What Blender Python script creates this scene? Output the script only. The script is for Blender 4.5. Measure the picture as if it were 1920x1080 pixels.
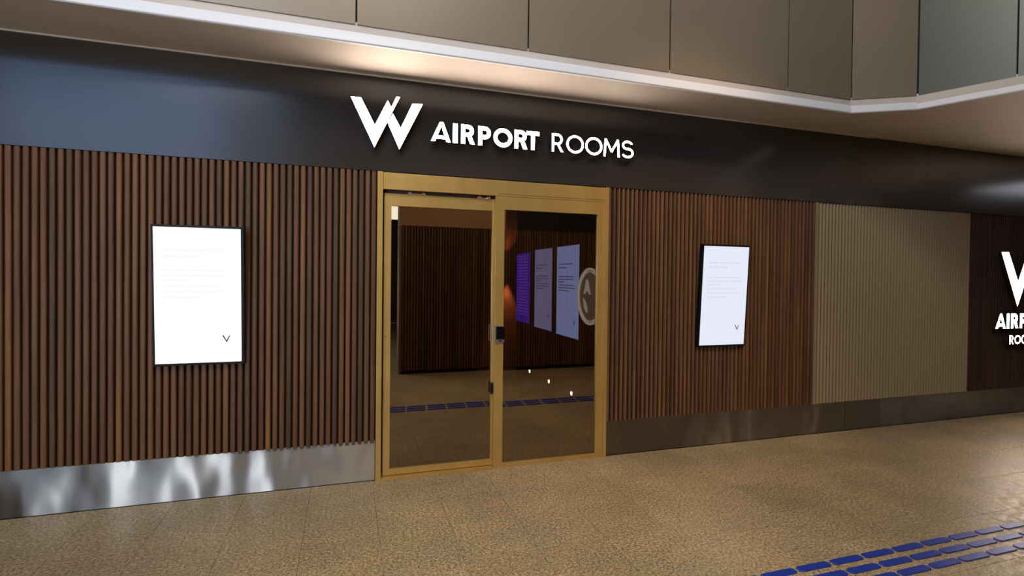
import bpy, bmesh, math, random
from mathutils import Vector, Matrix
random.seed(7)
S = bpy.context.scene
for o in list(bpy.data.objects): bpy.data.objects.remove(o)
col = S.collection
PI = math.pi

# ------------------------------------------------------------------ camera, world, exposure, large lights
D = 4.163            # distance of the shop front from the lens
def make_camera():
    yaw, pitch, roll = 0.3117, 0.0123, -0.0112
    cy, sy = math.cos(yaw), math.sin(yaw)
    f = Vector((sy*math.cos(pitch), cy*math.cos(pitch), -math.sin(pitch)))
    rt = Vector((cy, -sy, 0)); dn = f.cross(rt)
    rt2 = rt*math.cos(roll) + dn*math.sin(roll)
    dn2 = -rt*math.sin(roll) + dn*math.cos(roll)
    m = Matrix((( rt2.x, -dn2.x, -f.x, 0), (rt2.y, -dn2.y, -f.y, 0), (rt2.z, -dn2.z, -f.z, 1.6), (0,0,0,1)))
    cam = bpy.data.cameras.new('camera'); o = bpy.data.objects.new('camera', cam); col.objects.link(o)
    o.matrix_world = m
    cam.sensor_width = 36; cam.lens = 36*975.08/1920
    cam.shift_x = -5.52/1920; cam.shift_y = -9.37/1920
    cam.clip_start = 0.02; cam.clip_end = 100
    S.camera = o
make_camera()
w = bpy.data.worlds.new('world'); S.world = w; w.use_nodes = True
bg = w.node_tree.nodes['Background']; bg.inputs[0].default_value = (1.0, .88, .74, 1); bg.inputs[1].default_value = .095
S.view_settings.view_transform = 'Standard'; S.view_settings.look = 'None'
S.view_settings.exposure = 0.0; S.view_settings.gamma = 1.0; S.view_settings.use_curve_mapping = False

def aim(o, target):
    o.rotation_euler = (Vector(target)-o.location).to_track_quat('-Z', 'Y').to_euler()
def area(name, loc, target, size, power, color, sy=None):
    l = bpy.data.lights.new(name, 'AREA'); l.energy = power; l.color = color; l.size = size
    if sy: l.shape = 'RECTANGLE'; l.size_y = sy
    o = bpy.data.objects.new(name, l); col.objects.link(o); o.location = loc; aim(o, target); return o
def spot(name, loc, target, power, color, angle, blend=.6, radius=.06):
    l = bpy.data.lights.new(name, 'SPOT'); l.energy = power; l.color = color
    l.spot_size = math.radians(angle); l.spot_blend = blend; l.shadow_soft_size = radius
    o = bpy.data.objects.new(name, l); col.objects.link(o); o.location = loc; aim(o, target); return o
WARM = (1.0, .76, .50); NEUT = (1.0, .90, .76); COOL = (.70, .82, 1.0)
area('hall_cool_fill', (-2.6, -2.2, 6.6), (-.2, 3.6, 3.2), 2.4, 200, (.84,.90,1.0))  # added cool fill, aimed to brighten the pale moulding
area('hall_ceiling_lamp', (.4, -.6, 7.2), (.8, 3.4, 0), 2.0, 195, NEUT)
spot('floor_downlight', (1.0, 1.3, 7.6), (1.1, 2.2, 0), 420, WARM, 34, .9, .15)
spot('soffit_spot', (6.9, .25, 3.10), (5.35, 2.55, 0), 190, (1.0,.68,.50), 44, .9, .05)
spot('wall_wash_spot', (2.4, .9, 5.2), (2.9, 4.2, .9), 300, (1.0,.62,.30), 46, .9, .1)
spot('wall_wash_spot', (.2, .9, 5.2), (.1, 4.2, .4), 90, (1.0,.76,.54), 40, .9, .1)
spot('wall_wash_spot', (2.0, 3.0, 5.4), (2.2, -.1, 1.2), 330, (1.0,.80,.56), 75, .9, .15)  # added spot, brightens the opposite slats mirrored in the door glass
spot('soffit_spot', (8.3, .45, 3.10), (6.2, -.1, 1.0), 60, (1.0,.80,.56), 90, .9, .05)  # added under the soffit to brighten the right of the opposite wall

# ------------------------------------------------------------------ materials
def lin(r, g, b):
    f = lambda c: (c/255/12.92) if c/255 <= .04045 else ((c/255+.055)/1.055)**2.4
    return (f(r), f(g), f(b), 1)
def mat(name, color=(.5,.5,.5,1), rough=.5, metal=0, emit=None, estr=0, spec=.5):
    m = bpy.data.materials.new(name); m.use_nodes = True
    p = m.node_tree.nodes['Principled BSDF']
    p.inputs['Base Color'].default_value = color; p.inputs['Roughness'].default_value = rough
    p.inputs['Metallic'].default_value = metal; p.inputs['Specular IOR Level'].default_value = spec
    if emit: p.inputs['Emission Color'].default_value = emit; p.inputs['Emission Strength'].default_value = estr
    return m
def N(m, t, **kw):
    n = m.node_tree.nodes.new(t)
    for k, v in kw.items():
        if k in n.inputs.keys(): n.inputs[k].default_value = v
        else: setattr(n, k, v)
    return n
def L(m, a, b): m.node_tree.links.new(a, b)
def ramp(m, fac, stops):
    r = N(m, 'ShaderNodeValToRGB'); e = r.color_ramp.elements
    while len(e) < len(stops): e.new(.5)
    for el, (p, c) in zip(e, stops): el.position = p; el.color = c
    L(m, fac, r.inputs[0]); return r
def mapped(m, scale, kind='Object', rnd=False):
    tc = N(m, 'ShaderNodeTexCoord'); mp = N(m, 'ShaderNodeMapping'); mp.inputs['Scale'].default_value = scale
    L(m, tc.outputs[kind], mp.inputs[0])
    if rnd:
        oi = N(m, 'ShaderNodeObjectInfo'); mu = N(m, 'ShaderNodeMath', operation='MULTIPLY'); mu.inputs[1].default_value = 57.0
        L(m, oi.outputs['Random'], mu.inputs[0]); cb = N(m, 'ShaderNodeCombineXYZ'); L(m, mu.outputs[0], cb.inputs[0]); L(m, mu.outputs[0], cb.inputs[2])
        L(m, cb.outputs[0], mp.inputs['Location'])
    return mp.outputs[0]
def mix(m, mode, fac, a, b):
    x = N(m, 'ShaderNodeMix', data_type='RGBA', blend_type=mode)
    for s, v in ((x.inputs[0], fac), (x.inputs[6], a), (x.inputs[7], b)):
        if hasattr(v, 'links'): L(m, v, s)
        else: s.default_value = v
    return x.outputs[2]
def bump(m, h, strength, dist):
    b = N(m, 'ShaderNodeBump'); b.inputs['Strength'].default_value = strength; b.inputs['Distance'].default_value = dist
    L(m, h, b.inputs['Height']); L(m, b.outputs[0], m.node_tree.nodes['Principled BSDF'].inputs['Normal'])

def wood(name, stops, rough=.45):
    m = mat(name, rough=rough, spec=.35); p = m.node_tree.nodes['Principled BSDF']
    oi = N(m, 'ShaderNodeObjectInfo')
    base = ramp(m, oi.outputs['Random'], stops)
    n = N(m, 'ShaderNodeTexNoise', Scale=1.0, Detail=5.0, Roughness=.6); L(m, mapped(m, (60, 60, 1.6), rnd=True), n.inputs[0])
    g = ramp(m, n.outputs[0], [(.3, (.62,.60,.58,1)), (.7, (1.3,1.28,1.25,1))])
    c = mix(m, 'MULTIPLY', 1.0, base.outputs[0], g.outputs[0])
    n2 = N(m, 'ShaderNodeTexNoise', Scale=1.0, Detail=2.0); L(m, mapped(m, (9, 9, .9), rnd=True), n2.inputs[0])
    g2 = ramp(m, n2.outputs[0], [(.35, (.8,.76,.74,1)), (.65, (1.12,1.14,1.12,1))])
    L(m, mix(m, 'MULTIPLY', 1.0, c, g2.outputs[0]), p.inputs['Base Color'])
    bump(m, n.outputs[0], .25, .001)
    return m
M = {}
M['wood'] = wood('walnut_slat', [(0, lin(88,59,38)), (.25, lin(104,71,45)), (.5, lin(97,64,46)), (.75, lin(117,81,49)), (1, lin(74,54,40))])
M['wood_dark'] = wood('dark_wood_slat', [(0, lin(58,36,30)), (.5, lin(66,40,30)), (1, lin(52,34,30))], .55)
M['groove_back'] = mat('groove_shade_backing', lin(62,47,27), .8)  # darkened so the grooves between cream slats look deeper in shade
M['backing'] = mat('dark_backing', lin(26,16,9), .8, spec=.2)
M['white_paint'] = mat('white_moulding_paint', lin(226,228,236), .45)
M['black_gap'] = mat('black_gap', lin(20,18,17), .7)
M['gold_dark'] = mat('track_dark', lin(92,86,86), .4, .6)
M['chrome'] = mat('chrome', (.75,.75,.78,1), .15, 1)
M['black'] = mat('black_plastic', lin(12,13,18), .5, spec=.25)
M['black_glass'] = mat('black_glass', (.004,.004,.005,1), .08)
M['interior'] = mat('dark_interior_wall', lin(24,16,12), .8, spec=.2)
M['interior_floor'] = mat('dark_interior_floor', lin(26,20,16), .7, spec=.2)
M['silver'] = mat('satin_silver', lin(150,150,152), .35, .8)
M['letter'] = mat('letter_face', (1,1,1,1), .5, emit=(1.0,.83,.68,1), estr=33.0)
M['letter_side'] = mat('letter_return', lin(48,38,32), .5)
M['screen_a'] = mat('screen_white_left', (0,0,0,1), .4, emit=(.97,.985,1.0,1), estr=1.02, spec=.1)
M['screen_b'] = mat('screen_white_right', (0,0,0,1), .4, emit=(.80,.82,.94,1), estr=1.0, spec=.1)
M['ink'] = mat('screen_ink_dark', (0,0,0,1), .5, emit=lin(40,62,66), estr=1.0, spec=.1)
M['faint_a'] = mat('screen_ink_faint_left', (0,0,0,1), .5, emit=lin(245,246,247), estr=1.0, spec=.1)
M['faint_b'] = mat('screen_ink_faint_right', (0,0,0,1), .5, emit=lin(214,216,230), estr=1.0, spec=.1)
M['screen_in'] = mat('screen_bluewhite_inside', (0,0,0,1), .5, emit=(.40,.50,1.0,1), estr=1.35, spec=.1)
M['screen_in2'] = mat('screen_greywhite_inside', (0,0,0,1), .5, emit=(.36,.38,.70,1), estr=1.15, spec=.1)
M['faint_in'] = mat('screen_ink_inside', (0,0,0,1), .5, emit=(.15,.17,.35,1), estr=1.0, spec=.1)
M['screen_purple'] = mat('screen_purple', (0,0,0,1), .5, emit=(.11,.03,.80,1), estr=.9, spec=.1)
M['faint_purple'] = mat('screen_purple_lines', (0,0,0,1), .5, emit=(.35,.15,1.0,1), estr=1.0, spec=.1)
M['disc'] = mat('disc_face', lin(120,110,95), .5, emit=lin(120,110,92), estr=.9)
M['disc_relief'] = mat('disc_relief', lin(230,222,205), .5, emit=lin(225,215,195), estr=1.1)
M['lamp_small'] = mat('small_lamp', (1,1,1,1), .5, emit=(1,.85,.65,1), estr=30)
M['lamp_panel'] = mat('light_panel', (1,1,1,1), .5, emit=(.95,1,.95,1), estr=3.0)

def painted(name, c, rough, amt=.06, spec=.4, metal=0, scale=1.5):
    m = mat(name, c, rough, metal, spec=spec)
    n = N(m, 'ShaderNodeTexNoise', Scale=scale, Detail=3.0); L(m, mapped(m, (1,1,1)), n.inputs[0])
    r = ramp(m, n.outputs[0], [(.3, (1-amt,)*3+(1,)), (.7, (1+amt,)*3+(1,))])
    L(m, mix(m, 'MULTIPLY', 1.0, c, r.outputs[0]), m.node_tree.nodes['Principled BSDF'].inputs['Base Color'])
    return m
M['cream'] = painted('cream_slat', lin(152,135,103), .5, .03)
M['soffit'] = painted('taupe_soffit_paint', lin(204,194,186), .6)
M['panel'] = painted('taupe_bulkhead_panel', lin(132,120,103), .38, .04, .5, .15)
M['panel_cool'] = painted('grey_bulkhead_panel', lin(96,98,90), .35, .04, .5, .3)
M['fascia'] = painted('dark_satin_metal', lin(54,50,48), .17, .06, .8, .0, 3)
M['fascia_back'] = painted('brown_lintel_paint', lin(170,130,100), .6)
M['hall'] = painted('hall_wall_paint', lin(120,110,98), .7)

def gold():
    m = mat('brushed_gold', lin(178,140,74), .42, .6); p = m.node_tree.nodes['Principled BSDF']
    n = N(m, 'ShaderNodeTexNoise', Scale=1.0, Detail=3.0); L(m, mapped(m, (6,6,3)), n.inputs[0])
    r = ramp(m, n.outputs[0], [(.3, lin(188,153,86)), (.7, lin(200,165,97))]); L(m, r.outputs[0], p.inputs['Base Color'])
    return m
M['gold'] = gold()
def steel():
    m = mat('brushed_steel', lin(158,156,154), .35, 1.0); p = m.node_tree.nodes['Principled BSDF']
    p.inputs['Anisotropic'].default_value = 1.0
    tg = N(m, 'ShaderNodeCombineXYZ'); tg.inputs[2].default_value = 1.0; L(m, tg.outputs[0], p.inputs['Tangent'])
    n = N(m, 'ShaderNodeTexNoise', Scale=1.0, Detail=1.5); L(m, mapped(m, (2.4, 1, 1.3)), n.inputs[0])
    bump(m, n.outputs[0], .9, .06)
    return m
M['steel'] = steel()
def granite():
    m = mat('speckled_granite', rough=.32, spec=.45); p = m.node_tree.nodes['Principled BSDF']
    pos = N(m, 'ShaderNodeNewGeometry').outputs['Position']
    def noise(scale, det, ro=.6):
        n = N(m, 'ShaderNodeTexNoise', Scale=scale, Detail=det, Roughness=ro); L(m, pos, n.inputs[0]); return n.outputs[0]
    a = ramp(m, noise(60, 3, .5), [(.3, lin(130,112,84)), (.5, lin(162,144,112)), (.7, lin(196,178,142))])
    b = ramp(m, noise(150, 2, .5), [(.36, (.12,.09,.07,1)), (.42, (1,1,1,1))])
    b2 = ramp(m, noise(80, 2, .5), [(.355, (.10,.08,.06,1)), (.395, (1,1,1,1))])
    c = mix(m, 'MULTIPLY', .85, a.outputs[0], b.outputs[0]); c = mix(m, 'MULTIPLY', .8, c, b2.outputs[0])
    d = ramp(m, noise(1.6, 3), [(.35, (.86,.86,.85,1)), (.65, (1.1,1.08,1.05,1))])
    c = mix(m, 'MULTIPLY', 1.0, c, d.outputs[0])
    oi = N(m, 'ShaderNodeObjectInfo'); e = ramp(m, oi.outputs['Random'], [(0, (.93,.92,.9,1)), (1, (1.05,1.05,1.05,1))])
    L(m, mix(m, 'MULTIPLY', 1.0, c, e.outputs[0]), p.inputs['Base Color'])
    r = ramp(m, noise(20, 2), [(.3, (.36,)*3+(1,)), (.7, (.52,)*3+(1,))]); L(m, r.outputs[0], p.inputs['Roughness'])
    return m
M['granite'] = granite()
M['grout'] = mat('floor_joint', lin(120,100,74), .8)
M['blue'] = painted('blue_tactile_rubber', lin(10,48,150), .42, .1, .5, 0, 8)
def glass():
    m = bpy.data.materials.new('tinted_mirror_glass'); m.use_nodes = True; nt = m.node_tree; nt.nodes.clear()
    o = nt.nodes.new('ShaderNodeOutputMaterial'); g = nt.nodes.new('ShaderNodeBsdfGlossy'); t = nt.nodes.new('ShaderNodeBsdfTransparent'); x = nt.nodes.new('ShaderNodeMixShader')
    g.inputs['Roughness'].default_value = 0.0; g.inputs['Color'].default_value = (1.0,.86,.68,1)
    t.inputs['Color'].default_value = (.52,.50,.50,1); x.inputs[0].default_value = .24
    nt.links.new(t.outputs[0], x.inputs[1]); nt.links.new(g.outputs[0], x.inputs[2]); nt.links.new(x.outputs[0], o.inputs[0])
    return m
M['glass'] = glass()

# ------------------------------------------------------------------ helpers
def box(bm, x0, x1, y0, y1, z0, z1):
    vs = [bm.verts.new(p) for p in ((x0,y0,z0),(x1,y0,z0),(x1,y1,z0),(x0,y1,z0),(x0,y0,z1),(x1,y0,z1),(x1,y1,z1),(x0,y1,z1))]
    for f in ((0,3,2,1),(4,5,6,7),(0,1,5,4),(1,2,6,5),(2,3,7,6),(3,0,4,7)): bm.faces.new([vs[i] for i in f])
def prism(bm, pts, y0, y1):
    """outline in x,z pushed from y0 (front) to y1 (back)"""
    a = [bm.verts.new((x, y0, z)) for x, z in pts]; b = [bm.verts.new((x, y1, z)) for x, z in pts]
    bm.faces.new(a); bm.faces.new(b[::-1]); n = len(pts)
    for i in range(n): bm.faces.new((a[i], b[i], b[(i+1)%n], a[(i+1)%n]))
def plan_prism(bm, pts, z0, z1):
    a = [bm.verts.new((x, y, z0)) for x, y in pts]; b = [bm.verts.new((x, y, z1)) for x, y in pts]
    bm.faces.new(a[::-1]); bm.faces.new(b); n = len(pts)
    for i in range(n): bm.faces.new((a[i], a[(i+1)%n], b[(i+1)%n], b[i]))
def arc(bm, cx, cz, rx, rz, wd, a0, a1, y0, y1, n=20):
    """a curved stroke lying inside the outer radii"""
    full = abs(a1-a0) > 359; P = []
    for i in range(n + (0 if full else 1)):
        t = math.radians(a0+(a1-a0)*i/n); c, s = math.cos(t), math.sin(t)
        P.append([bm.verts.new((cx+(rx-q)*c, y, cz+(rz-q)*s)) for q, y in ((0,y0),(wd,y0),(wd,y1),(0,y1))])
    k = len(P)
    for i in range(k if full else k-1):
        A, B = P[i], P[(i+1)%k]
        for j in range(4): bm.faces.new((A[j], A[(j+1)%4], B[(j+1)%4], B[j]))
    if not full: bm.faces.new(P[0]); bm.faces.new(P[-1][::-1])
def cyl(bm, c, axis, r, h, n=16):
    m = Matrix.Translation(Vector(c)) @ Vector((0,0,1)).rotation_difference(Vector(axis)).to_matrix().to_4x4()
    bmesh.ops.create_cone(bm, cap_ends=True, segments=n, radius1=r, radius2=r, depth=h, matrix=m)
def finish(bm, name, m, parent=None, bevel=0, mats=None, smooth=False):
    bmesh.ops.recalc_face_normals(bm, faces=bm.faces)
    me = bpy.data.meshes.new(name)
    if bevel: bmesh.ops.bevel(bm, geom=list(bm.edges), offset=bevel, segments=2, affect='EDGES', profile=.6, clamp_overlap=True)
    bm.to_mesh(me); bm.free()
    for q in (mats or [m]): me.materials.append(q)
    if smooth:
        for p in me.polygons: p.use_smooth = True
    o = bpy.data.objects.new(name, me); col.objects.link(o)
    if parent: o.parent = parent
    return o
def boxes(name, m, lst, parent=None, bevel=0):
    bm = bmesh.new()
    for b in lst: box(bm, *b)
    return finish(bm, name, m, parent, bevel)
def empty(name, loc=(0,0,0)):
    o = bpy.data.objects.new(name, None); col.objects.link(o); o.location = loc; o.empty_display_size = .1; return o
def tag(o, label=None, cat=None, group=None, kind=None):
    for k, v in (('label', label), ('category', cat), ('group', group), ('kind', kind)):
        if v: o[k] = v
    return o
def struct(o, label, cat): return tag(o, label, cat, None, 'structure')

# ------------------------------------------------------------------ floor of stone tiles
TS = .4425; J = .0007
floor = struct(boxes('floor', M['grout'], [(-9, 16, -9.5, 9.0, -.12, -.026)]), 'speckled beige granite tile floor of the concourse in front of the shop front', 'floor')
X0 = -.2475 - TS*7; Y1 = D+.005
bm = bmesh.new(); box(bm, J, TS-J, J, TS-J, -.026, -.0002)
bmesh.ops.bevel(bm, geom=[e for e in bm.edges if all(v.co.z > -.01 for v in e.verts)], offset=.0008, segments=1, affect='EDGES')
t0 = finish(bm, 'floor_tile', M['granite'], floor)
NX, NY = 27, 6
first = True
for j in range(NY):
    for i in range(NX):
        o = t0 if first else t0.copy()
        if not first: col.objects.link(o)
        first = False
        o.location = (X0+i*TS, Y1-(j+1)*TS, random.uniform(-.0002, .0002))
bm = bmesh.new()
for j in range(-1, 31):
    for i in range(-13, 43):
        inner = 0 <= i < NX and 0 <= j < NY
        if inner or j < 0: continue
        x, y = X0+i*TS, Y1-(j+1)*TS
        if x < -8.9 or x > 15.5 or y < -9.4: continue
        box(bm, x+J, x+TS-J, y+J, y+TS-J, -.026, -.0004)
tag(finish(bm, 'floor_tile_field', M['granite'], floor), kind='stuff')

# ------------------------------------------------------------------ shop front wall: backing, slats, kick plates, fascia
ZK, ZS, ZT = .312, 2.402, 3.13
wall = struct(boxes('wall_front', M['backing'], [(-6.0, .214, D+.021, D+.16, 0, ZT), (2.206, 12.5, D+.021, D+.16, 0, ZT), (.214, 2.206, D+.06, D+.16, 2.40, ZT)]),
              'shop front wall behind the vertical slats, kick plate and dark fascia', 'wall')
def slat_mesh(name, wd, dp, h, m, rnd):
    bm = bmesh.new(); pts = []
    if rnd:
        k = 8
        for i in range(k+1):
            t = PI*i/k; pts.append((-wd/2*math.cos(t), -dp*math.sin(t)))
    else:
        c = .006
        pts = [(-wd/2, 0), (-wd/2, -dp+c*1.4), (-wd/2+c*.45, -dp+c*.4), (-wd/2+c*1.6, -dp), (wd/2-c*1.6, -dp), (wd/2-c*.45, -dp+c*.4), (wd/2, -dp+c*1.4), (wd/2, 0)]
    plan_prism(bm, pts, 0, h)
    bmesh.ops.recalc_face_normals(bm, faces=bm.faces)
    me = bpy.data.meshes.new(name); bm.to_mesh(me); bm.free(); me.materials.append(m); return me
def run_slats(x0, x1, pitch, me, parent, y, z, label=None, flip=False):
    n = round((x1-x0)/pitch); p = (x1-x0)/n
    for i in range(n):
        o = bpy.data.objects.new('slat', me); col.objects.link(o); o.parent = parent
        o.location = (x0+(i+.5)*p, y, z)
        if flip: o.rotation_euler.z = PI
        if label: o['label'] = label
SH = ZS-ZK
mw = slat_mesh('slat', .0345, .026, SH, M['wood'], False)
mc = slat_mesh('slat', .033, .020, SH, M['cream'], True)
mr = slat_mesh('slat', .029, .026, SH, M['wood'], True)
boxes('backing_board', M['groove_back'], [(4.607, 6.945, D+.018, D+.0209, ZK, ZS)], wall)
md = slat_mesh('slat', .0375, .022, SH, M['wood_dark'], True)
run_slats(-2.83, .214, .0461, mw, wall, D+.021, ZK)
run_slats(2.206, 4.600, .0450, mr, wall, D+.021, ZK)
run_slats(4.607, 6.945, .0450, mc, wall, D+.021, ZK, 'cream slat')
run_slats(6.955, 9.4, .0450, md, wall, D+.021, ZK, 'very dark brown slat')
boxes('edge_strip', M['cream'], [(4.598, 4.610, D-.012, D+.021, ZK, ZS)], wall)

kick = struct(empty('baseboard_front', (0, D, 0)), 'brushed stainless steel kick plate along the foot of the slatted wall', 'baseboard')
for a, b in ((-4.3, -2.29), (-2.286, .212), (2.208, 5.05), (5.054, 8.6), (8.604, 12.4)):
    boxes('kick_plate', M['steel'], [(a, b, .012, .0205, .002, ZK-.001)], kick)

fas = struct(empty('trim_1', (0, D, 0)), 'dark satin metal fascia band above the slats carrying the lit lettering', 'fascia')
for k, (a, b) in enumerate(((-6, -3.0), (-2.997, 6.197), (6.2, 12.5))):
    o = boxes('fascia_panel', M['fascia'], [(a, b, -.006, .0205, ZS+.003, ZT-.002)], fas)

# ------------------------------------------------------------------ soffit, white moulding and bulkhead
YC = 3.606
edge = [(-6, YC), (4.372, YC), (4.822, 3.334), (5.10, 2.76), (5.62, 1.7), (6.5, -.2), (12.5, -.2)]
bm = bmesh.new()
plan_prism(bm, [(x, y+.012) for x, y in edge]+[(12.5, D+.1), (5.36, D+.1), (4.9, D+.1), (-6, D+.1)], ZT+.002, ZT+.14)
sof = struct(finish(bm, 'ceiling', M['soffit']), 'taupe soffit running above the lit sign and turning out to the right', 'ceiling')
def strip(name, m, off0, off1, z0, z1, parent, label=None, prof=None):
    """a band following the soffit edge; offsets measured outwards"""
    bm = bmesh.new(); P = []
    for i, (x, y) in enumerate(edge):
        def nrm(a, b): d = Vector((b[0]-a[0], b[1]-a[1])).normalized(); return Vector((d.y, -d.x))
        n = Vector((0,0))
        if i: n += nrm(edge[i-1], edge[i])
        if i < len(edge)-1: n += nrm(edge[i], edge[i+1])
        n.normalize()
        sec = prof or [(off0, z0), (off1, z0), (off1, z1), (off0, z1)]
        P.append([bm.verts.new((x+n.x*q, y+n.y*q, z)) for q, z in sec])
    k = len(P[0])
    for i in range(len(P)-1):
        for j in range(k): bm.faces.new((P[i][j], P[i][(j+1)%k], P[i+1][(j+1)%k], P[i+1][j]))
    bm.faces.new(P[0]); bm.faces.new(P[-1][::-1])
    o = finish(bm, name, m, parent)
    return o
cove = struct(strip('trim_2', M['white_paint'], 0, 0, 0, 0, None, prof=[(-.03, ZT+.0), (0, ZT-.004), (.006, ZT+.003), (.006, ZT+.010), (-.004, ZT+.050), (-.022, ZT+.100), (-.06, ZT+.100)]),
              'pale lit moulding along the edge of the soffit', 'moulding')
bulk = struct(strip('wall_upper', M['black_gap'], -.12, -.046, ZT+.101, 5.6, None), 'taupe metal bulkhead rising above the pale moulding', 'wall')
def panel(a, b, m, label=None):
    bm = bmesh.new(); a = Vector(a); b = Vector(b); d = (b-a).normalized(); n = Vector((d.y, -d.x)); g = .006
    p = a+d*g; q = b-d*g
    plan_prism(bm, [tuple(p-n*.012), tuple(q-n*.012), tuple(q-n*.004), tuple(p-n*.004)], ZT+.122, 5.55)
    o = finish(bm, 'bulkhead_panel', m, bulk)
    if label: o['label'] = label
xs = [-5.93, -4.73, -3.54, -2.35, -1.155, .044, 1.245, 2.446, 3.643, 4.372+.004]
for a, b in zip(xs[:-1], xs[1:]): panel((a, YC), (b, YC), M['panel'])
panel((4.370, YC), (4.822, 3.334), M['panel'])
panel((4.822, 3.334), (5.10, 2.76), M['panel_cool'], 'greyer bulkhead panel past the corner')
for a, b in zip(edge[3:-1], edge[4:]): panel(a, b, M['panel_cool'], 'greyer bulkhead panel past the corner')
# faint raised soffit field past the corner
bm = bmesh.new(); plan_prism(bm, [(5.33, D-.008), (5.0, D-.008), (-6, D-.008), (-6, D-.02), (4.95, D-.02), (5.36, D-.10)], ZT-.008, ZT+.002)
struct(finish(bm, 'trim_3', M['soffit']), 'thin taupe bead where the soffit meets the dark fascia', 'trim')

# ------------------------------------------------------------------ lettering
def glyph(bm, ch, x, z, w, h, st, y0, y1):
    """one letter into the box x..x+w, z..z+h, stroke st"""
    P = lambda pts: prism(bm, [(x+a*w, z+b*h) for a, b in pts], y0, y1)
    s = st/w; t = st/h
    if ch == 'A':
        P([(0,0),(s*1.05,0),(.60,1),(.44,1)]); P([(1,0),(1-s*1.05,0),(.46,1),(.62,1)]); P([(.16,.14),(.86,.14),(.80,.14+t*.8),(.24,.14+t*.8)])
    elif ch == 'I': P([(0,0),(1,0),(1,1),(0,1)])
    elif ch in 'RP':
        P([(0,0),(s,0),(s,1),(0,1)])
        ph = .62 if ch == 'R' else .66
        rz = h*ph/2; rx = min(rz, w*.55)
        cx = x+w*(.97 if ch == 'P' else .93)-rx; cz = z+h-rz
        arc(bm, cx, cz, rx, rz, st, -90, 90, y0, y1)
        for zz in (z+h-st, z+h-2*rz): prism(bm, [(x+st*.5, zz), (cx, zz), (cx, zz+st), (x+st*.5, zz+st)], y0, y1)
        if ch == 'R': P([(1-s*1.15,0),(1,0),(.40+s*1.1,1-ph+t*.6),(.40,1-ph+t*.6)])
    elif ch == 'O': arc(bm, x+w/2, z+h/2, w/2, h/2, st, 0, 360, y0, y1, 36)
    elif ch == 'T': P([(0,1-t),(1,1-t),(1,1),(0,1)]); P([(.5-s/2,0),(.5+s/2,0),(.5+s/2,1),(.5-s/2,1)])
    elif ch == 'M':
        P([(0,0),(s,0),(.07+s,1),(.07,1)]); P([(1-s,0),(1,0),(.93,1),(.93-s,1)])
        P([(.07,1),(.07+s*.9,1),(.5+s*.35,.32),(.5-s*.35,.24)]); P([(.93,1),(.93-s*.9,1),(.5-s*.35,.32),(.5+s*.35,.24)])
    elif ch == 'S':
        r1 = h*.27; r2 = h*.27+st/2*.5
        cx = x+w*.5
        arc(bm, cx, z+h-r1, w*.46, r1, st, 25, 275, y0, y1, 22)
        arc(bm, cx, z+r2, w*.5, r2, st, -155, 90, y0, y1, 22)
AIR = [('A', .000, .155), ('I', .173, .038), ('R', .238, .112), ('P', .378, .108), ('O', .505, .160), ('R', .684, .112), ('T', .788, .112)]
ROO = [('R', .000, .104), ('O', .132, .161), ('O', .308, .161), ('M', .482, .158), ('S', .657, .120)]
LOGO1 = [(.018,.363),(.091,.363),(.193,.167),(.286,.363),(.313,.314),(.352,.399),(.377,.399),(.191,0)]
LOGO2 = [(.326,.267),(.385,.162),(.473,.359),(.550,.363),(.376,0),(.288,.193)]
def lettering(root, parts, x0, z0, sc, st, y0, y1):
    for ch, a, w_ in parts:
        bm = bmesh.new(); glyph(bm, ch, x0+a*sc, z0, w_*sc, .152*sc, st*sc, y0, y1)
        face_mats(finish(bm, 'letter', None, root, mats=[M['letter'], M['letter_side']]))
def face_mats(o):
    for p in o.data.polygons: p.material_index = 0 if abs(p.normal.y) > .7 and p.center.y < -.07 else 1
    return o
def emblem(root, x0, z0, sc, y0, y1):
    for P in (LOGO1, LOGO2):
        bm = bmesh.new(); prism(bm, [(x0+a*sc, z0+b*sc) for a, b in P], y0, y1)
        face_mats(finish(bm, 'emblem_stroke', None, root, mats=[M['letter'], M['letter_side']]))
sign = tag(empty('illuminated_sign', (-.004, D, 2.565)), 'large lit emblem and words AIRPORT ROOMS in one row on the dark fascia', 'sign')
emblem(sign, 0, 0, 1, -.084, -.048)
lettering(sign, AIR, .617, .088, 1.0, .032, -.084, -.048)
lettering(sign, ROO, 1.631, .091, 1.0, .0185, -.084, -.048)
bm = bmesh.new()
for x, z in ((.15,.12),(.24,.20),(.37,.10),(.45,.25),(.69,.12),(.81,.15),(.87,.15),(1.01,.15),(1.14,.165),(1.26,.165),(1.32,.15),(1.46,.13),(1.64,.15),(1.775,.165),(1.91,.165),(1.95,.165),(2.09,.165),(2.13,.15),(2.26,.15),(2.35,.17)):
    cyl(bm, (x, -.027, z), (0,1,0), .004, .042, 8)
tag(finish(bm, 'standoff', M['black'], sign), kind='stuff')
sign2 = tag(empty('illuminated_sign', (.05, D, .857)), 'lit emblem above stacked words AIRPORT and ROOMS on the darkest slats', 'sign')
emblem(sign2, 7.254, .456, 1.76, -.084, -.048)
lettering(sign2, AIR, 7.206, .192, 1.158, .035, -.084, -.048)
lettering(sign2, ROO, 7.462, .003, .69, .023, -.084, -.048)
bm = bmesh.new()
for x, z in ((7.5,.7),(7.68,.85),(7.92,.7),(8.06,.9),(7.30,.24),(7.44,.26),(7.51,.26),(7.66,.26),(7.81,.28),(7.98,.28),(8.02,.26),(8.19,.26),(7.468,.04),(7.56,.055),(7.68,.055),(7.8,.05),(7.89,.04),(7.95,.03)):
    cyl(bm, (x, -.014, z), (0,1,0), .004, .068, 8)
tag(finish(bm, 'standoff', M['black'], sign2), kind='stuff')

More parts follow.
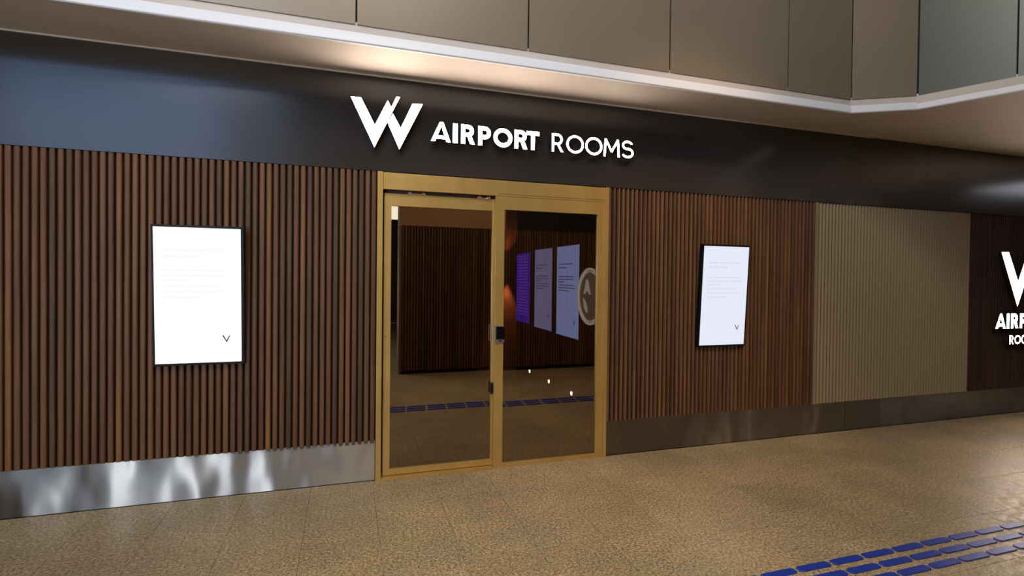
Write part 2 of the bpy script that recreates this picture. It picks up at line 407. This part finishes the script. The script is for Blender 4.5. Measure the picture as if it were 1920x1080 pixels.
# ------------------------------------------------------------------ glazed gold door
door = struct(empty('door_1', (0, D, 0)), 'gold framed sliding glass entrance door with dark mirror-like glass', 'door')
boxes('jamb', M['gold'], [(.216, .257, -.022, .12, 0, 2.399)], door, .0015)
boxes('jamb', M['gold'], [(2.173, 2.204, -.022, .12, 0, 2.399)], door, .0015)
boxes('header', M['gold'], [(.2575, 2.172, -.008, .018, 2.268, 2.397)], door, .0015)
boxes('header_ledge', M['gold'], [(1.18, 2.172, -.012, -.0085, 2.286, 2.318)], door)
boxes('threshold', M['gold'], [(.2575, 1.162, -.030, .105, .0, .014)], door, .001)
boxes('door_track', M['gold_dark'], [(.2575, 2.172, .085, .12, 2.19, 2.397), (.2575, 1.18, .02, .0845, 2.29, 2.397)], door)
k = (D+.035)/D
def sx(x): return x*k
def sz(z): return (z-1.6)*k+1.6
fr = [(sx(.268), sx(.323), .033, .073, .018, sz(2.238)), (1.15, 1.21, .033, .073, .018, sz(2.238)), (sx(.323), 1.15, .034, .072, sz(2.142), sz(2.238)), (sx(.323), 1.15, .034, .072, .018, sz(.079))]
sl = boxes('sliding_leaf', M['gold'], fr, door, .001)
boxes('glass_pane', M['glass'], [(sx(.323)-.004, 1.154, .049, .056, sz(.079)-.004, sz(2.142)+.004)], sl)
bm = bmesh.new()
for x in (.47, .58, 1.04, 1.12):
    cyl(bm, (x, .052, sz(2.238)+.0145), (0,1,0), .014, .018, 12)
finish(bm, 'roller', M['chrome'], sl)
boxes('roller_carriage', M['chrome'], [(.455, .60, .060, .075, sz(2.238), sz(2.238)+.012), (1.025, 1.14, .060, .075, sz(2.238), sz(2.238)+.012)], sl)
bm = bmesh.new(); cyl(bm, (.2865, .031, 1.119), (0,1,0), .010, .006, 16); finish(bm, 'keyhole_rose', M['gold'], sl)
bm = bmesh.new(); cyl(bm, (.2865, .0275, 1.119), (0,1,0), .004, .003, 10); finish(bm, 'keyhole', M['black'], sl)
boxes('pull_handle', M['silver'], [(1.138, 1.144, .014, .032, 1.06, 1.20)], sl, .001)
boxes('edge_latch', M['black'], [(.262, .270, .004, .034, .62, .70)], sl)
boxes('edge_latch', M['black'], [(1.146, 1.158, .004, .034, .62, .71)], sl)
fx = boxes('fixed_leaf', M['gold'], [(1.165, 1.243, -.006, .030, .0, 2.267), (2.103, 2.172, -.006, .030, 0, 2.267), (1.243, 2.103, -.005, .029, 2.157, 2.267), (1.243, 2.103, -.005, .029, 0, .037)], door, .001)
boxes('glass_pane', M['glass'], [(1.239, 2.107, .008, .015, .033, 2.161)], fx)
rd = boxes('access_reader', M['silver'], [(1.163, 1.247, -.022, -.0065, 1.052, 1.190)], door, .002)
boxes('reader_screen', M['black_glass'], [(1.176, 1.246, -.0245, -.0222, 1.078, 1.182)], rd)
bm = bmesh.new(); cyl(bm, (1.212, -.0235, 1.064), (0,1,0), .008, .003, 14); finish(bm, 'reader_button', M['black'], rd)

# ------------------------------------------------------------------ wall displays
def words(bm, rows, cx, w_, y):
    for z, x0, x1, h in rows:
        x = x0
        while x < x1:
            l = min(random.uniform(.018, .05), x1-x)
            if l > .008: box(bm, cx-w_/2+x, cx-w_/2+x+l, y-.0008, y, z-h/2, z+h/2)
            x += l+.009
def display(cx, w_, h, y_bot, z_bot, tilt, scr, faint, label, side_l=.014, side_r=.014):
    r = empty('wall_display', (cx, y_bot, z_bot)); r.rotation_euler.x = tilt
    tag(r, label, 'display', 'white information displays beside the door')
    boxes('housing', M['black'], [(-w_/2-side_l, w_/2+side_r, .002, .040, -.016, h+.016)], r, .002)
    boxes('screen', scr, [(-w_/2, w_/2, -.0005, .0018, 0, h)], r)
    bm = bmesh.new(); s = .052; x0 = w_*.82; z0 = h*.147
    X = lambda a: -w_/2+x0+a*s
    prism(bm, [(X(-.5), z0+s), (X(-.33), z0+s), (X(.02), z0+s*.28), (X(.34), z0+s*.95), (X(.46), z0+s*.95), (X(.05), z0)], -.0016, -.0006)
    finish(bm, 'screen_emblem', M['ink'], r)
    bm = bmesh.new()
    rows = [(h*.835, .06, .42, .012), (h*.79, .06, .27, .012)] + [(h*zz, .055, xe, .009) for zz, xe in ((.69,.42),(.65,.45),(.615,.2),(.572,.40),(.53,.43),(.49,.28))]
    words(bm, rows, 0, w_, -.0006); tag(finish(bm, 'screen_text', faint, r), kind='stuff')
    boxes('wall_bracket', M['black'], [(-.16, .16, .041, .066, .12, .30)], r)
    return r
tl = math.asin(.055/.94)
display(-.980, .530, .938, D-.040, .974, tl, M['screen_a'], M['faint_a'], 'brighter white upright wall display left of the gold door, faint text and small dark emblem', .014, .020)
display(3.415, .511, .938, D-.040, .970, tl, M['screen_b'], M['faint_b'], 'upright white wall display right of the gold door, narrower in view', .020, .014)

# ------------------------------------------------------------------ tactile paving
tac = tag(empty('tactile_paving', (0, 2.13, 0)), 'three rows of raised blue rubber bars on the granite floor', 'paving')
bm = bmesh.new(); a, b, c = .1120, .0255, .017
plan_prism(bm, [(-a, -b+c*.6), (-a+c, -b), (a-c, -b), (a, -b+c*.6), (a, b-c*.6), (a-c, b), (-a+c, b), (-a, b-c*.6)], .0003, .006)
bmesh.ops.bevel(bm, geom=[e for e in bm.edges if all(v.co.z > .005 for v in e.verts)], offset=.0025, segments=1, affect='EDGES')
t0 = finish(bm, 'tactile_bar', M['blue'], tac); first = True
for r, dx in ((2.225, 0), (2.130, .012), (2.035, .022)):
    for i in range(-10, 26):
        o = t0 if first else t0.copy()
        if not first: col.objects.link(o)
        first = False
        o.location = (2.485+dx+i*.2425, r-2.13, 0)

# ------------------------------------------------------------------ room behind the glass
XI = 2.25
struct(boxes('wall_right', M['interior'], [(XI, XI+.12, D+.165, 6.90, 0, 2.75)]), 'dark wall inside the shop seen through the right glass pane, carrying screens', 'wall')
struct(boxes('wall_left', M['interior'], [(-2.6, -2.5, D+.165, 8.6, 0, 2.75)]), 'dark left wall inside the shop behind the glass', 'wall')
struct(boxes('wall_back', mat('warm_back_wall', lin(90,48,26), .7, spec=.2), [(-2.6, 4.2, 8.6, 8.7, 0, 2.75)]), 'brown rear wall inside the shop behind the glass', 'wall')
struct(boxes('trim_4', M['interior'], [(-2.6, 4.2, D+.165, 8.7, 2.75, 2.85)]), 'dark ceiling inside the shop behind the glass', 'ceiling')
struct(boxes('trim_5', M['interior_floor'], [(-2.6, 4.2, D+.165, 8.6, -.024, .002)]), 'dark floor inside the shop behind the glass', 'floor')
def inner_screen(y0, y1, z0, z1, scr, ink, label, emb, lines):
    r = empty('indoor_display', (XI, (y0+y1)/2, z0)); tag(r, label, 'display', 'displays inside the shop')
    hy = (y1-y0)/2; h = z1-z0
    boxes('housing', M['black'], [(-.045, -.001, -hy-.008, hy+.008, -.008, h+.008)], r)
    boxes('screen', scr, [(-.0475, -.0455, -hy, hy, 0, h)], r)
    bm = bmesh.new()
    for zz, e in lines:
        # reading direction runs from the far end of the wall to the near end
        box(bm, -.049, -.048, hy-.05-e*(2*hy-.1), hy-.05, h*zz-.005, h*zz+.005)
    tag(finish(bm, 'screen_text', ink, r), kind='stuff')
    if emb:
        bm = bmesh.new(); yc = -hy+.10; s = .05; z = h*.14
        for sg in (-1, 1):
            v = [(-.049, yc+sg*s*.5, z+s), (-.049, yc+sg*s*.28, z+s), (-.049, yc, z+s*.35), (-.049, yc, z)]
            vv = [bm.verts.new(p) for p in v]; ww = [bm.verts.new((p[0]+.001, p[1], p[2])) for p in v]
            bm.faces.new(vv); bm.faces.new(ww[::-1])
            for i in range(4): bm.faces.new((vv[i], ww[i], ww[(i+1)%4], vv[(i+1)%4]))
        finish(bm, 'screen_emblem', M['ink'], r)
    return r
tx = [(.80,.8),(.76,.45),(.66,.85),(.63,.85),(.60,.35),(.565,.85),(.535,.9),(.505,.6)]
inner_screen(4.752, 5.33, .975, 1.93, M['screen_in'], M['faint_in'], 'bluish white screen behind the right glass pane, nearest the round disc sign', True, tx)
inner_screen(5.475, 6.04, .985, 1.93, M['screen_in2'], M['faint_in'], 'greyer white screen behind the right glass pane, between the purple and the bluish ones', True, tx)
inner_screen(6.22, 6.77, 1.00, 1.905, M['screen_purple'], M['faint_purple'], 'purple screen with rows of fine lines behind the right glass pane', False, [(.96-i*.042, .9) for i in range(21)])
r = tag(empty('disc_sign', (XI, 4.468, 1.42)), 'round pale disc sign with raised relief, half hidden behind the right door stile', 'sign')
def xdisc(name, m, rad, x0, x1, n=40):
    bm = bmesh.new(); cyl(bm, ((x0+x1)/2, 0, 0), (1,0,0), rad, abs(x1-x0), n); return finish(bm, name, m, r)
xdisc('disc', M['disc'], .262, -.06, -.001)
for nm, R0, R1 in (('rim', .272, .250), ('inner_ring', .240, .232)):
    bm = bmesh.new(); P = []
    for i in range(48):
        t = 2*PI*i/48; P.append([bm.verts.new((x, q*math.cos(t), q*math.sin(t))) for q, x in ((R0,-.062),(R1,-.062),(R1,-.072),(R0,-.072))])
    for i in range(48):
        A, B = P[i], P[(i+1)%48]
        for j in range(4): bm.faces.new((A[j], A[(j+1)%4], B[(j+1)%4], B[j]))
    finish(bm, nm, M['disc_relief'], r)
def yz_poly(name, pts, m):
    bm = bmesh.new(); a = [bm.verts.new((-.068, y, z)) for y, z in pts]; b = [bm.verts.new((-.061, y, z)) for y, z in pts]
    bm.faces.new(a); bm.faces.new(b[::-1])
    for i in range(len(pts)): bm.faces.new((a[i], b[i], b[(i+1)%len(pts)], a[(i+1)%len(pts)]))
    finish(bm, name, m, r)
yz_poly('relief_letter', [(.13,.02),(.10,.02),(.085,.045),(.03,.045),(.02,.02),(-.01,.02),(.05,.16),(.075,.16)], M['disc_relief'])
yz_poly('relief_leaf', [(.15,-.02),(.10,-.05),(.06,-.10),(.05,-.16),(.08,-.15),(.12,-.11),(.125,-.06)], M['disc_relief'])
for y in (6.29, 5.62, 4.98):
    lt = tag(empty('step_light', (XI, y, .385)), {6.29: 'farthest and highest in view of three tiny lit wall lamps behind the right glass', 5.62: 'middle of three tiny lit wall lamps behind the right glass', 4.98: 'nearest and lowest in view of three tiny lit wall lamps behind the right glass'}[y], 'light', 'step lights inside the shop')
    bm = bmesh.new(); cyl(bm, (-.006, 0, 0), (1,0,0), .028, .010, 20); finish(bm, 'bezel', M['silver'], lt)
    bm = bmesh.new(); cyl(bm, (-.0125, 0, 0), (1,0,0), .020, .002, 20); finish(bm, 'lens', M['lamp_small'], lt)
sc = tag(empty('wall_sconce', (2.62, 8.6, 1.72)), 'small dark wall lamp throwing orange light down, behind the middle stile of the door', 'lamp')
bm = bmesh.new(); cyl(bm, (0, -.07, 0), (0,0,1), .04, .16, 16); finish(bm, 'shade', M['black'], sc)
boxes('bracket', M['black'], [(-.02, .02, -.035, -.001, -.03, .03)], sc)
spot('sconce_lamp', (2.62, 8.50, 1.62), (2.62, 8.58, .6), 320, (1.0,.56,.28), 44, .6, .03)
spot('sconce_lamp', (2.62, 8.45, 1.82), (2.62, 8.58, 2.8), 90, (1.0,.56,.28), 50, .6, .03)

# ------------------------------------------------------------------ the hall behind the camera, seen in the glass
YO = -.10
op = struct(boxes('wall_rear', M['backing'], [(.80, 11.5, YO-.30, YO-.03, 0, ZS)]), 'slatted wall across the concourse, mirrored in the door glass', 'wall')
mo = slat_mesh('slat', .0345, .026, ZS-.06, M['wood'], False)
run_slats(.83, 2.60, .0461, mo, op, YO-.03, .06, flip=True)
run_slats(2.60, 8.0, .0461, mo, op, YO-.03, .06, flip=True)
boxes('plinth', M['black'], [(.80, 11.5, YO-.03, YO-.012, 0, .058)], op)
boxes('end_trim', mat('end_trim', lin(120,86,66), .5), [(.79, .828, YO-.30, YO+.001, .0, ZS)], op)
boxes('lintel', M['fascia_back'], [(.79, 2.55, YO-.30, YO+.006, ZS+.002, 3.3)], op)
boxes('fascia_panel', M['black_gap'], [(2.552, 11.5, YO-.30, YO+.006, ZS+.002, 3.3)], op)
# high window wall and glowing panels added for kick plate streaks, far behind
hb = struct(boxes('wall_hall', M['hall'], [(-30, 42, -9.8, -9.6, 0, 8.4)]), 'far wall of the concourse behind the viewer', 'wall')
struct(boxes('trim_6', M['hall'], [(-30, 42, -9.8, 3.5, 8.4, 8.6)]), 'high ceiling of the concourse', 'ceiling')
WB = mat('dusk_window', (0,0,0,1), .5, emit=(.27,.42,.70,1), estr=3.6)
win = struct(empty('window_1', (0, -9.6, 0)), 'high blue dusk windows far behind the viewer', 'window')
for i in range(4):
    a = -9.4+i*1.9
    boxes('window_glass', WB if i < 3 else mat('dusk_window_fade', (0,0,0,1), .5, emit=(.30,.42,.66,1), estr=1.2), [(a+.02, a+1.88, .002, .02, 4.3, 7.6)], win)  # last pane is a dim one added to fade out the blue reflection
    boxes('window_frame', M['black'], [(a-.03, a+.03, .001, .06, 4.2, 7.7)], win)
LBM = mat('streak_panel_face', (0,0,0,1), .5, emit=(.85,.92,1.0,1), estr=13.0)
for x, hw, word in ((-3.5, .46, 'widest'), (-2.72, .10, 'rightmost narrow'), (-4.6, .14, 'middle narrow'), (-5.6, .10, 'second narrow from left'), (-6.9, .10, 'leftmost narrow')):
    lb = tag(empty('streak_light_panel', (x, -6.0, 0)), word+' tall glowing panel added far behind the viewer to streak the kick plate', 'sign', 'added glowing panels behind the viewer')
    boxes('casing', M['black'], [(-hw-.05, hw+.05, -.12, .0, 0, 2.6)], lb)
    boxes('light_face', LBM if hw < .4 else mat('bright_streak_panel_face', (0,0,0,1), .5, emit=(.9,.95,1.0,1), estr=26.0), [(-hw, hw, .001, .01, .3, 2.5)], lb)
pl = tag(boxes('light_panel', M['lamp_panel'], [(.90, 1.06, -3.35, -3.30, 2.83, 3.30)]), 'small white light panel mirrored in the top left corner of the door glass', 'light')

cl = tag(empty('ceiling_light', (10.6, 2.9, ZT)), 'round-edged cool ceiling light panel beyond the right edge, mirrored in the fascia', 'light')
boxes('frame', M['silver'], [(-.85, .85, -.55, .55, -.012, .001)], cl)
boxes('diffuser', mat('cool_diffuser', (1,1,1,1), .5, emit=(.85,.88,1.0,1), estr=2.0), [(-.8, .8, -.5, .5, -.016, -.0121)], cl)

DL = mat('downlight_lens', (1,1,1,1), .5, emit=(1.0,.80,.60,1), estr=25.0)
for x, y, word in ((6.9, .25, 'nearest the bulkhead corner'), (8.3, .25, 'middle'), (9.9, .25, 'farthest right')):
    d = tag(empty('ceiling_downlight', (x, y, ZT+.002)), 'round recessed lamp in the taupe soffit beyond the right edge, '+word, 'light', 'downlights in the right soffit')
    bm = bmesh.new(); cyl(bm, (0, 0, -.004), (0,0,1), .07, .008, 24); finish(bm, 'bezel', M['silver'], d)
    bm = bmesh.new(); cyl(bm, (0, 0, -.0095), (0,0,1), .055, .003, 24); finish(bm, 'lens', DL, d)
